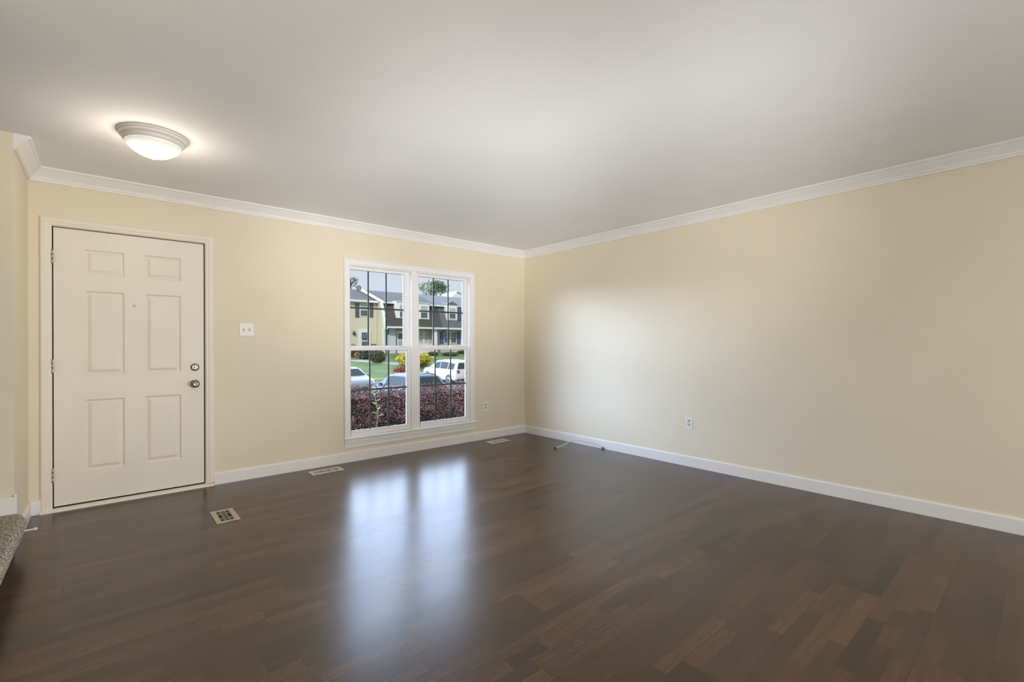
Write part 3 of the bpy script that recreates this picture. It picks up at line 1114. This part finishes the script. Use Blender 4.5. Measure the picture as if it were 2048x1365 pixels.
# green sprig growing through the hedge
sp = thing('green_weed', (2.39, 5.30, -.34), 'bright green weed growing up through the maroon hedge', 'plant')
mb = MB()
pts_ = [Vector((2.42, 5.31, -.34)), Vector((2.43, 5.28, .1)), Vector((2.44, 5.25, .40)), Vector((2.40, 5.27, .60)), Vector((2.36, 5.3, .68))]
MB().tube(pts_, [.006, .005, .005, .004, .003], 8).build('stalk', 'leaf_bright', sp)
for k in range(22):
    s_ = .45 + .55 * k / 22
    i = min(int(s_ * 4), 3)
    q = pts_[i].lerp(pts_[i + 1], s_ * 4 - i)
    a = k * 2.4
    dv = Vector((math.cos(a), math.sin(a) * .7, .25)).normalized()
    L = rng.uniform(.05, .085)
    w_ = dv.cross(Vector((0, 0, 1))).normalized()
    mb.add([q, q + dv * L * .5 + w_ * .014, q + dv * L, q + dv * L * .5 - w_ * .014], [(0, 1, 2, 3)])
mb.build('leaf_blades', 'leaf_bright', sp, recalc=False)


# ------------------------------------------------------------------ cars
def car(name, loc, rz, paint, spec, label, rails=False, pitch=0):
    """spec: list of stations (y, z_bottom, z_belt, z_top, half_width, half_top); nose at +y."""
    t = thing(name, (0, 0, 0), label, 'car')
    body = MB()
    rings = []
    for (y, zb, zl, zt, w_, wt) in spec:
        half = [(w_ * .90, zb), (w_ * .985, zb + (zl - zb) * .25), (w_, zb + (zl - zb) * .6), (w_ * .965, zl)]
        if zt - zl > .12:
            half += [(w_ * .965 + (wt - w_ * .965) * .85, zl + (zt - zl) * .85), (wt * .86, zt - .012), (wt * .5, zt)]
        else:
            half += [(w_ * .90, zl + (zt - zl) * .5), (w_ * .7, zt - .005), (w_ * .4, zt)]
        rings.append([(-a, y, z) for a, z in half] + [(a, y, z) for a, z in half[::-1]])
    n_ = len(rings[0])
    v = [q for r in rings for q in r]
    f = []
    for i in range(len(rings) - 1):
        for k in range(n_):
            k2 = (k + 1) % n_
            f.append((i * n_ + k, i * n_ + k2, (i + 1) * n_ + k2, (i + 1) * n_ + k))
    f += [tuple(range(n_))[::-1], tuple((len(rings) - 1) * n_ + k for k in range(n_))]
    body.add(v, f, True)
    bo = body.build('car_body', paint, t)
    # side glass and screens from the same outline, pushed out a little
    g = MB()
    cab = [s_ for s_ in spec if s_[3] - s_[2] > .12]

    def side_pt(s_, fr_):
        y, zb, zl, zt, w_, wt = s_
        return (w_ * .965 + (wt - w_ * .965) * fr_ + .008, y, zl + (zt - zl) * fr_)
    for a, b_ in zip(cab[:-1], cab[1:]):
        for sg in (-1, 1):
            q = [side_pt(a, .10), side_pt(b_, .10), side_pt(b_, .80), side_pt(a, .80)]
            cy = (a[0] + b_[0]) / 2
            q = [(sg * x, cy + (y - cy) * .94, z) for x, y, z in q]
            g.add(q, [(0, 1, 2, 3)])
    for ia, ib in ((spec.index(cab[0]) - 1, spec.index(cab[0])), (spec.index(cab[-1]) + 1, spec.index(cab[-1]))):
        a, b_ = spec[ia], spec[ib]                        # screen between deck or hood and roof
        sy = .014 if a[0] > b_[0] else -.014
        za, zb2 = a[3], b_[3]
        q = []
        for fr_, wmul in ((.10, .80), (.88, .70)):
            y = a[0] + (b_[0] - a[0]) * fr_ + sy
            z = za + (zb2 - za) * fr_ + .016
            wv = (a[4] + (b_[5] - a[4]) * fr_) * wmul
            q.append([(-wv, y, z), (wv, y, z)])
        g.add([q[0][0], q[0][1], q[1][1], q[1][0]], [(0, 1, 2, 3)])
    g.build('car_windows', 'car_glass', t, recalc=False)
    y_rear, y_front = spec[0][0], spec[-1][0]
    hw = max(s_[4] for s_ in spec)
    for wy in (y_rear + .85, y_front - .88):
        for sg in (-1, 1):
            wx = sg * (hw - .10)
            wh = MB().lathe([(.20, -.11), (.31, -.11), (.335, -.08), (.335, .08), (.31, .11), (.20, .11)], (wx, wy, .335), 'X', 28).build('wheel', 'tyre', t)
            rm = MB().lathe([(.215, sg * .105), (.20, sg * .116), (.03, sg * .095), (.02, sg * .10)], (wx, wy, .335), 'X', 20)
            rm.build('wheel_rim', 'alloy', wh)
            MB().lathe([(.39, sg * .0), (.39, sg * .104)], (wx, wy, .36), 'X', 28).build('wheel_arch', 'black_trim', t)
    for sg in (-1, 1):
        s0 = spec[1]
        MB().box((sg * hw * .72 - .12, y_rear - .012, s0[2] - .16), (sg * hw * .72 + .12, y_rear + .10, s0[2] + .06)).build('tail_light', 'tail_red', t, bevel=.02)
        s1 = spec[-2]
        MB().box((sg * hw * .66 - .17, y_front - .12, s1[2] - .14), (sg * hw * .66 + .17, y_front + .012, s1[2] + .0)).build('head_light', 'alloy', t, bevel=.02)
        cy = cab[-1][0] + .1
        MB().box((sg * hw - .02 if sg > 0 else -hw - .18, cy, cab[-1][2] + .02), (hw + .18 if sg > 0 else -hw + .02, cy + .10, cab[-1][2] + .16)).build('side_mirror', paint, t, bevel=.02)
    MB().box((-hw * .8, y_rear - .02, .30), (hw * .8, y_rear + .05, .46)).build('rear_bumper', 'black_trim', t)
    MB().box((-hw * .8, y_front - .05, .22), (hw * .8, y_front + .02, .40)).build('front_grille', 'black_trim', t)
    MB().box((-.16, y_rear - .03, .62), (.16, y_rear + .03, .74)).build('licence_plate', 'plate_pale', t)
    if rails:
        r = MB()
        for sg in (-1, 1):
            r.tube([(sg * .5, cab[0][0] + .15, cab[0][3] + .02), (sg * .5, cab[0][0] + .25, cab[0][3] + .06), (sg * .5, cab[-1][0] - .25, cab[-1][3] + .06), (sg * .5, cab[-1][0] - .15, cab[-1][3] + .02)], .025, 8)
        for fq in (.25, .75):
            y = cab[0][0] + (cab[-1][0] - cab[0][0]) * fq
            r.box((-.55, y - .03, cab[0][3] + .05), (.55, y + .03, cab[0][3] + .085))
        r.build('roof_rack', 'black_trim', t)
    t.location = loc
    t.rotation_euler = (pitch, 0, rz)
    return t


SUV = [(-2.28, .42, .80, .86, .80, .6), (-2.20, .34, 1.02, 1.08, .88, .6), (-1.98, .30, 1.04, 1.62, .905, .66), (-1.2, .27, 1.02, 1.70, .91, .68), (-.2, .26, 1.0, 1.70, .91, .69),
       (.55, .26, .98, 1.60, .91, .66), (1.32, .27, 1.0, 1.05, .905, .5), (1.95, .29, .92, .97, .88, .5), (2.22, .36, .74, .80, .78, .5), (2.30, .40, .60, .62, .70, .5)]
SEDAN = [(-2.25, .40, .78, .84, .76, .5), (-2.15, .30, .92, .98, .85, .5), (-1.55, .24, .94, 1.0, .88, .55), (-.85, .22, .92, 1.40, .885, .60), (-.1, .22, .90, 1.455, .885, .62), (.45, .22, .90, 1.40, .885, .60),
         (1.18, .23, .90, .95, .88, .5), (1.9, .26, .78, .84, .85, .5), (2.2, .34, .62, .68, .74, .5), (2.27, .38, .52, .54, .66, .5)]
WAGON = [(-2.25, .40, .80, .86, .78, .5), (-2.18, .32, .96, 1.02, .86, .55), (-1.95, .26, .98, 1.46, .885, .62), (-1.2, .24, .96, 1.54, .89, .64), (-.2, .23, .94, 1.54, .89, .64), (.40, .23, .92, 1.47, .89, .62),
         (1.18, .24, .92, .97, .885, .5), (1.9, .26, .82, .88, .85, .5), (2.2, .34, .66, .70, .74, .5), (2.27, .38, .54, .56, .66, .5)]
car('suv_car', (19.08, 29.25, -1.56), 0.0, 'paint_white', SUV, 'white SUV parked nose away beside the yellow bush, seen through the right pane', rails=False, pitch=.04)
car('sedan_car', (10.75, 27.3, -1.56), PI, 'paint_silver', SEDAN, 'silver sedan facing the house, cut off at the left edge of the window')
car('wagon_car', (10.35, 19.4, -1.60), 0.0, 'paint_blue', WAGON, 'dark blue car with roof rack whose roof shows just above the hedge', rails=True)


# ------------------------------------------------------------------ townhouses
def win_part(parent, x0, x1, z0, z1, Y, frame='house_white', double=False, upper='curtain_pale', lower='house_glass', grid=True):
    t_ = .07
    m = MB().box((x0 - t_, Y - .06, z0 - t_), (x0, Y, z1 + t_)).box((x1, Y - .06, z0 - t_), (x1 + t_, Y, z1 + t_))
    m.box((x0, Y - .06, z1), (x1, Y, z1 + t_)).box((x0, Y - .06, z0 - t_), (x1, Y, z0))
    zm = (z0 + z1) / 2
    m.box((x0, Y - .05, zm - .03), (x1, Y, zm + .03))
    if double:
        xm = (x0 + x1) / 2
        m.box((xm - .08, Y - .06, z0), (xm + .08, Y, z1))
    if grid:
        k = 6 if double else 3
        for i in range(1, k):
            xg = x0 + (x1 - x0) * i / k
            m.box((xg - .012, Y - .035, zm), (xg + .012, Y, z1))
    f_ = m.build('window_frame', frame, parent)
    MB().box((x0, Y - .03, zm), (x1, Y - .005, z1)).build('upper_pane', upper, f_)
    MB().box((x0, Y - .03, z0), (x1, Y - .005, zm)).build('lower_pane', lower, f_)
    return f_


GZ = .2
# --- cream house on the left
YA = 46.8
ha = thing('townhouse', (17.5, YA, GZ), 'cream sided townhouse with dark grey shutters, left one across the street', 'house', 'townhouses across the street')
xa0, xa1 = 10.0, 21.66
za_e = at(740, 602, YA).z
za_r = at(725, 580.5, YA + 4.6).z
MB().box((xa0, YA, GZ - .4), (xa1, YA + 9, za_e)).build('house_wall', 'siding_lap', ha)
MB().prism([(xa0 - .2, YA - .35, za_e - .12), (xa0 - .2, YA + 4.6, za_r), (xa0 - .2, YA + 9.5, za_e - .12)], (xa1 - xa0 + .1, 0, 0)).build('house_roof', 'shingle_brown', ha)
MB().box((xa0 - .2, YA - .45, za_e - .22), (xa1 - .02, YA - .33, za_e)).build('gutter', 'house_white', ha)
for (px0, px1, py0, py1) in ((721, 736.5, 609.5, 632),):
    a, b_ = at(px0, py1, YA), at(px1, py0, YA)
    win_part(ha, a.x, b_.x, a.z, b_.z, YA, grid=False)
for px0, px1 in ((710.5, 717.8), (739.6, 746.0)):
    a, b_ = at(px0, 635.3, YA), at(px1, 607.3, YA)
    MB().box((a.x, YA - .06, a.z), (b_.x, YA, b_.z)).build('shutter', 'shutter_grey', ha)
a, b_ = at(716.5, 705, YA), at(740.5, 659.5, YA)
df = MB().box((a.x, YA - .10, GZ), (b_.x, YA - .01, b_.z)).build('front_door', 'house_white', ha)
for py0, py1 in ((665.5, 681), (683.5, 701)):
    q0, q1 = at(722.8, py1, YA), at(735.3, py0, YA)
    MB().box((q0.x, YA - .13, q0.z), (q1.x, YA - .10, q1.z)).build('door_pane', 'house_glass', df)
q = at(707.0, 667, YA)
MB().lathe([(.02, .22), (.14, .10), (.11, -.16), (.03, -.22)], (q.x, YA - .16, q.z), n=10).box((q.x - .03, YA - .16, q.z), (q.x + .03, YA, q.z + .06)).build('wall_lantern', 'black_trim', ha)
q = at(727.8, 672.6, YA)
wr = thing('door_wreath', (q.x, YA - .2, q.z), 'lilac ring wreath hanging on the glazed door of the cream house', 'wreath')
wm = MB()
leaves(wm, lambda rg: Vector((q.x, YA - .24, q.z)) + Vector(((R := .155 + rg.uniform(-.06, .06)) * math.cos(t_ := rg.uniform(0, 2 * PI)), rg.uniform(-.04, .03), R * math.sin(t_))), 420, .05, random.Random(5))
wm.build('petals', 'wreath_lilac', wr, recalc=False)
q = at(716.0, 576.2, YA + 4.4)
dsh = thing('satellite_dish', (q.x, YA + 4.4, za_r - .02), 'small grey satellite dish on the roof ridge of the cream house', 'satellite dish')
MB().lathe([(.02, .10), (.18, .07), (.30, 0), (.305, -.01), (.18, .05), (.02, .08)], (q.x, YA + 4.2, q.z), 'Y', 20, cap=False).build('dish_bowl', 'dish_grey', dsh)
MB().tube([(q.x, YA + 4.4, za_r - .10), (q.x, YA + 4.4, q.z)], .03, 8).tube([(q.x, YA + 4.3, q.z - .2), (q.x - .5, YA + 3.9, q.z + .02)], .02, 8).box((q.x - .62, YA + 3.84, q.z - .04), (q.x - .46, YA + 3.96, q.z + .08)).build('dish_arm', 'dish_grey', dsh)

# --- mansard houses
YB0, YB1 = 44.5, 45.6            # mansard foot and head
XB0, XB1, XC1 = 21.7, 28.35, 37.5
zg = at(780, 653.5, YB0).z
ze = at(780, 605.5, YB1).z
zr_ = at(760, 583.0, YB1 + 5).z


def mansard(x0, x1, name, label, wall, roof_up, roof_low, drop=0.0):
    h = thing(name, ((x0 + x1) / 2, YB1, GZ), label, 'house', 'townhouses across the street')
    MB().box((x0, YB1 + .1, GZ - .4), (x1, YB1 + 9, zg + .1)).build('house_wall', wall, h)
    MB().prism([(x0, YB0, zg), (x0, YB1 + .05, ze), (x0, YB1 + 8, ze), (x0, YB1 + 8, zg)], (x1 - x0, 0, 0)).build('mansard_roof', roof_low, h)
    MB().prism([(x0, YB1 - .3, ze - .02), (x0, YB1 + 5, zr_ - drop), (x0, YB1 + 10.3, ze - .02)], (x1 - x0 - .02, 0, 0)).build('upper_roof', roof_up, h)
    MB().box((x0, YB0 - .14, zg - .16), (x1, YB0 + .02, zg + .02)).box((x0, YB1 - .40, ze - .14), (x1, YB1 - .28, ze + .02)).build('gutter', 'house_white', h)
    MB().box((x0, YB0, zg - .10), (x1, YB1 + .1, zg - .02)).build('soffit', 'stucco_tan', h)
    return h


def dormer(h, px0, px1, pyt, pyb, side, wpx0, wpx1, wpy0, wpy1, peak=False):
    """Box dormer that stands on the mansard slope."""
    Yd = YB0 + .35
    a, b_ = at(px0, pyb, Yd), at(px1, pyt, Yd)
    dm = MB().box((a.x, Yd, a.z), (b_.x, YB1 + 1.2, b_.z)).build('dormer', 'house_white', h)
    if peak:
        xm = (a.x + b_.x) / 2
        MB().prism([(a.x - .1, Yd - .08, b_.z), (xm, Yd - .08, b_.z + .42), (b_.x + .1, Yd - .08, b_.z)], (0, 2.4, 0)).build('dormer_roof', 'shingle_grey', dm)
    else:
        MB().box((a.x - .06, Yd - .10, b_.z), (b_.x + .06, YB1 + 1.2, b_.z + .07)).build('dormer_roof', 'house_white', dm)
    q0, q1 = at(wpx0, wpy1, Yd), at(wpx1, wpy0, Yd)
    win_part(dm, q0.x, q1.x, q0.z, q1.z, Yd)


hb = mansard(XB0, XB1, 'townhouse', 'middle townhouse with dark brown mansard roof and white dormers', 'stucco_tan', 'shingle_brown', 'shingle_dark')
# white gable trim and side of the projecting house
MB().prism([(XB0 - .06, YB0 - .02, zg - .3), (XB0 - .06, YB1 - .05, ze), (XB0 - .06, YB1 + .35, ze), (XB0 - .06, YB0 + .6, zg - .3)], (.12, 0, 0)).prism(
    [(XB0 - .10, YB1 - .35, ze - .18), (XB0 - .10, YB1 - .35, ze + .06), (XB0 - .10, YB1 + 5, zr_ + .10), (XB0 - .10, YB1 + 5, zr_ - .16)], (.10, 0, 0)).build('rake_trim', 'house_white', hb)
MB().prism([(XB0 - .03, YB0 + .05, zg - .1), (XB0 - .03, YB1, ze), (XB0 - .03, YA - .02, ze), (XB0 - .03, YA - .02, zg - .1)], (.04, 0, 0)).box((XB0 - .03, YB1, GZ), (XB0 + .01, YA - .02, zg - .1)).build('side_wall', 'siding_cream', hb)
MB().box((XB0 - .02, YB1 - .3, GZ), (XB0 + .16, YB1 + .1, zg)).build('porch_post', 'house_white', hb)
dormer(hb, 792.5, 821, 605.5, 636.5, 0, 799.5, 815, 611, 635)
dormer(hb, 835.5, 858.5, 608, 638.5, 0, 841.5, 854.5, 613.5, 636)
a, b_ = at(776, 706, YB1), at(788.5, 657, YB1)
MB().box((a.x, YB1 - .35, GZ), (b_.x, YB1 + .1, zg - .1)).build('siding_bay', 'siding_blue', hb)
a, b_ = at(793, 706, YB1), at(814, 662, YB1)
df = MB().box((a.x, YB1 - .02, GZ), (b_.x, YB1 + .1, b_.z)).build('front_door', 'house_white', hb)
for py0, py1, m in ((667.5, 679, 'house_glass'), (681, 695, 'curtain_pale')):
    q0, q1 = at(796.7, py1, YB1), at(805.0, py0, YB1)
    MB().box((q0.x, YB1 - .06, q0.z), (q1.x, YB1 - .02, q1.z)).build('door_pane', m, df)
a, b_ = at(838.5, 686, YB1), at(857.5, 664, YB1)
win_part(hb, a.x, b_.x, a.z, b_.z, YB1 + .1, double=True, lower='curtain_pale')
a, b_ = at(836, 706, YB1), at(866, 688, YB1)
MB().box((a.x, YB1 - .12, GZ), (b_.x, YB1 + .1, b_.z)).build('porch_panel', 'house_white', hb)
a, b_ = at(866.5, 706, YB0 + .3), at(874, 658, YB0 + .3)
MB().box((a.x, YB0 + .25, GZ), (b_.x, YB0 + .55, zg - .08)).build('porch_post', 'house_white', hb)

hc = mansard(XB1, XC1, 'townhouse', 'right-hand townhouse with grey mansard roof and bright blue shutters', 'stucco_beige', 'shingle_grey', 'shingle_slate', .0)
dormer(hc, 893.5, 914.5, 611, 640.5, 0, 898.8, 910.5, 617.5, 637.5, peak=True)
a, b_ = at(916, 640, YB0 + .3), at(934, 615, YB0 + .3)
MB().box((a.x, YB0 + .3, a.z), (b_.x, YB1 + .5, b_.z)).build('dormer_cheek', 'shutter_grey', hc)
a, b_ = at(889.0, 686, YB1), at(913.0, 665.5, YB1)
win_part(hc, a.x, b_.x, a.z, b_.z, YB1 + .1, double=True, upper='house_glass')
for px0, px1 in ((881, 887.2), (915, 920.3)):
    q0, q1 = at(px0, 687.5, YB1), at(px1, 664, YB1)
    MB().box((q0.x, YB1 - .02, q0.z), (q1.x, YB1 + .1, q1.z)).build('shutter', 'shutter_blue', hc)
a, b_ = at(886, 664, YB1), at(896, 656.5, YB1)
MB().box((a.x, YB1 - .0, a.z), (b_.x, YB1 + .09, b_.z)).build('orange_panel', 'soffit_orange', hc)  # small orange panel on the wall under the soffit

# white gable of a house in the row behind
q0, q1, q2 = at(899, 598, 62), at(913, 584.5, 62), at(936, 596, 62)
hw_ = thing('background_house', (q1.x, 64, .3), 'white gable end of a house rising behind the grey roof', 'house')
MB().prism([(q0.x, 62, .3), (q0.x, 62, q0.z), (q1.x, 62, q1.z), (q2.x, 62, q2.z), (q2.x, 62, .3)], (0, 6, 0)).build('gable_wall', 'house_white', hw_)
MB().prism([(q1.x, 61.8, q1.z), (q1.x, 61.8, q1.z + .12), (q2.x, 61.8, q2.z + .12), (q2.x, 61.8, q2.z)], (0, 6.2, 0)).build('gable_roof', 'stucco_tan', hw_)

# trees behind the roofs
q = at(868, 578, 60)
tree('background_tree', (q.x, 60, q.z), (2.1, 2.1, 1.25), 2600, .13, 'leaf_green', 'leafy green tree rising behind the roofs, in the upper right pane', .3, 21)
q = at(701, 565, 60)
tree('background_tree', (q.x, 60, q.z), (.95, .95, .62), 420, .12, 'leaf_olive', 'olive green treetop behind the cream house at the left window edge', .3, 33)


# planting in front of the houses
def lawn_z(y):
    rows = [(32.25, -1.27), (35.0, -.75), (40.0, -.15), (44.0, .3), (62.0, .35)]
    for (a, za), (b_, zb) in zip(rows[:-1], rows[1:]):
        if a <= y <= b_:
            return za + (zb - za) * (y - a) / (b_ - a)
    return -1.1


def shrub_px(name, px, pyt, pyb, halfpx, Y, m, n, size, label, seed, cat='shrub', group=None):
    t_, b_ = at(px, pyt, Y), at(px, pyb, Y)
    r = (at(px + halfpx, pyt, Y).x - at(px - halfpx, pyt, Y).x) / 2
    zb = lawn_z(Y) if Y > 32.25 else b_.z
    rz = (t_.z - zb) / 2
    return shrub(name, (t_.x, Y, zb + rz), (r, r * .9, rz), n, size, m, label, cat, group, seed=seed)


shrub_px('garden_shrub', 706, 694, 733, 9, 42.2, 'leaf_green', 2200, .10, 'green shrub behind the silver sedan at the left window edge', 41)
shrub_px('garden_shrub', 729, 699, 734, 13, 40.9, 'leaf_olive', 2600, .10, 'large olive shrub in front of the cream house door', 42)
shrub_px('garden_shrub', 755, 701, 735, 15, 38.4, 'leaf_olive', 2600, .10, 'wide bushy olive shrub right of the cream house door', 43)
shrub_px('garden_shrub', 790, 712, 721, 8, 41.5, 'leaf_bright', 1000, .08, 'small bright green shrub on the lawn by the walkway', 44)
shrub_px('yellow_bush', 830, 706, 738, 31, 36.0, 'leaf_yellow', 6000, .09, 'big bright yellow bush beside the white SUV', 45)
shrub_px('red_flower_bush', 800, 734, 747, 12, 33.0, 'leaf_red', 1600, .06, 'low red flowering bush near the yellowish kerb', 46, 'flowers')
shrub_px('garden_shrub', 866, 704, 716, 9, 42.0, 'leaf_green', 900, .09, 'dark green shrub behind the yellow bush', 47)
shrub_px('garden_shrub', 900, 705, 720, 14, 42.0, 'leaf_olive', 1300, .09, 'olive shrub behind the white SUV roof', 48)
shrub_px('garden_shrub', 925, 702, 722, 9, 43.3, 'leaf_olive', 1000, .09, 'olive shrub at the right edge of the window view', 49)
q = at(713.5, 711, 38.0)
shrub('pink_flowers', (q.x, 38.0, q.z), (.17, .15, .26), 260, .06, 'leaf_pink', 'small clump of pink flowers among the green shrubs', 'flowers', seed=50)
shrub_px('porch_plant', 707, 687, 700, 6, 44.2, 'leaf_bright', 400, .07, 'bright green plant beside the cream house porch', 51, 'plant')

# walkway and low fence pieces in front of the cream house
a, b_ = at(766, 727, 39.5), at(800, 738, 36)
ws = thing('garden_walkway', (b_.x, 37, -.4), 'grey concrete walkway crossing the lawn', 'path', kind='structure')
MB().add([(15.5, 40.2, lawn_z(40.2) + .03), (17.0, 40.2, lawn_z(40.2) + .03), (22.5, 35.0, lawn_z(35) + .03), (20.7, 35.0, lawn_z(35) + .03),
          (15.5, 40.2, lawn_z(40.2) - .2), (17.0, 40.2, lawn_z(40.2) - .2), (22.5, 35.0, lawn_z(35) - .2), (20.7, 35.0, lawn_z(35) - .2)],
         [(0, 1, 2, 3), (7, 6, 5, 4), (0, 4, 5, 1), (1, 5, 6, 2), (2, 6, 7, 3), (3, 7, 4, 0)]).build('path_slab', 'concrete', ws)
a, b_ = at(742.5, 700, 44.0), at(752.0, 688.5, 44.0)
bn = thing('porch_bench', ((a.x + b_.x) / 2, 44.0, lawn_z(44)), 'grey bench in front of the cream house', 'bench')
MB().box((a.x, 43.95, b_.z - .12), (b_.x, 44.02, b_.z)).box((a.x, 43.95, b_.z - .42), (b_.x, 44.0, b_.z - .34)).build('backrest', 'shutter_grey', bn)
MB().box((a.x, 43.5, lawn_z(44) + .40), (b_.x, 44.0, lawn_z(44) + .46)).build('seat', 'shutter_grey', bn)
for lx in (a.x, b_.x - .06):
    MB().box((lx, 43.93, lawn_z(44) - .05), (lx + .06, 44.0, b_.z)).build('leg', 'shutter_grey', bn)
    MB().box((lx, 43.5, lawn_z(44) - .1), (lx + .06, 43.57, lawn_z(44) + .40)).build('leg', 'shutter_grey', bn)
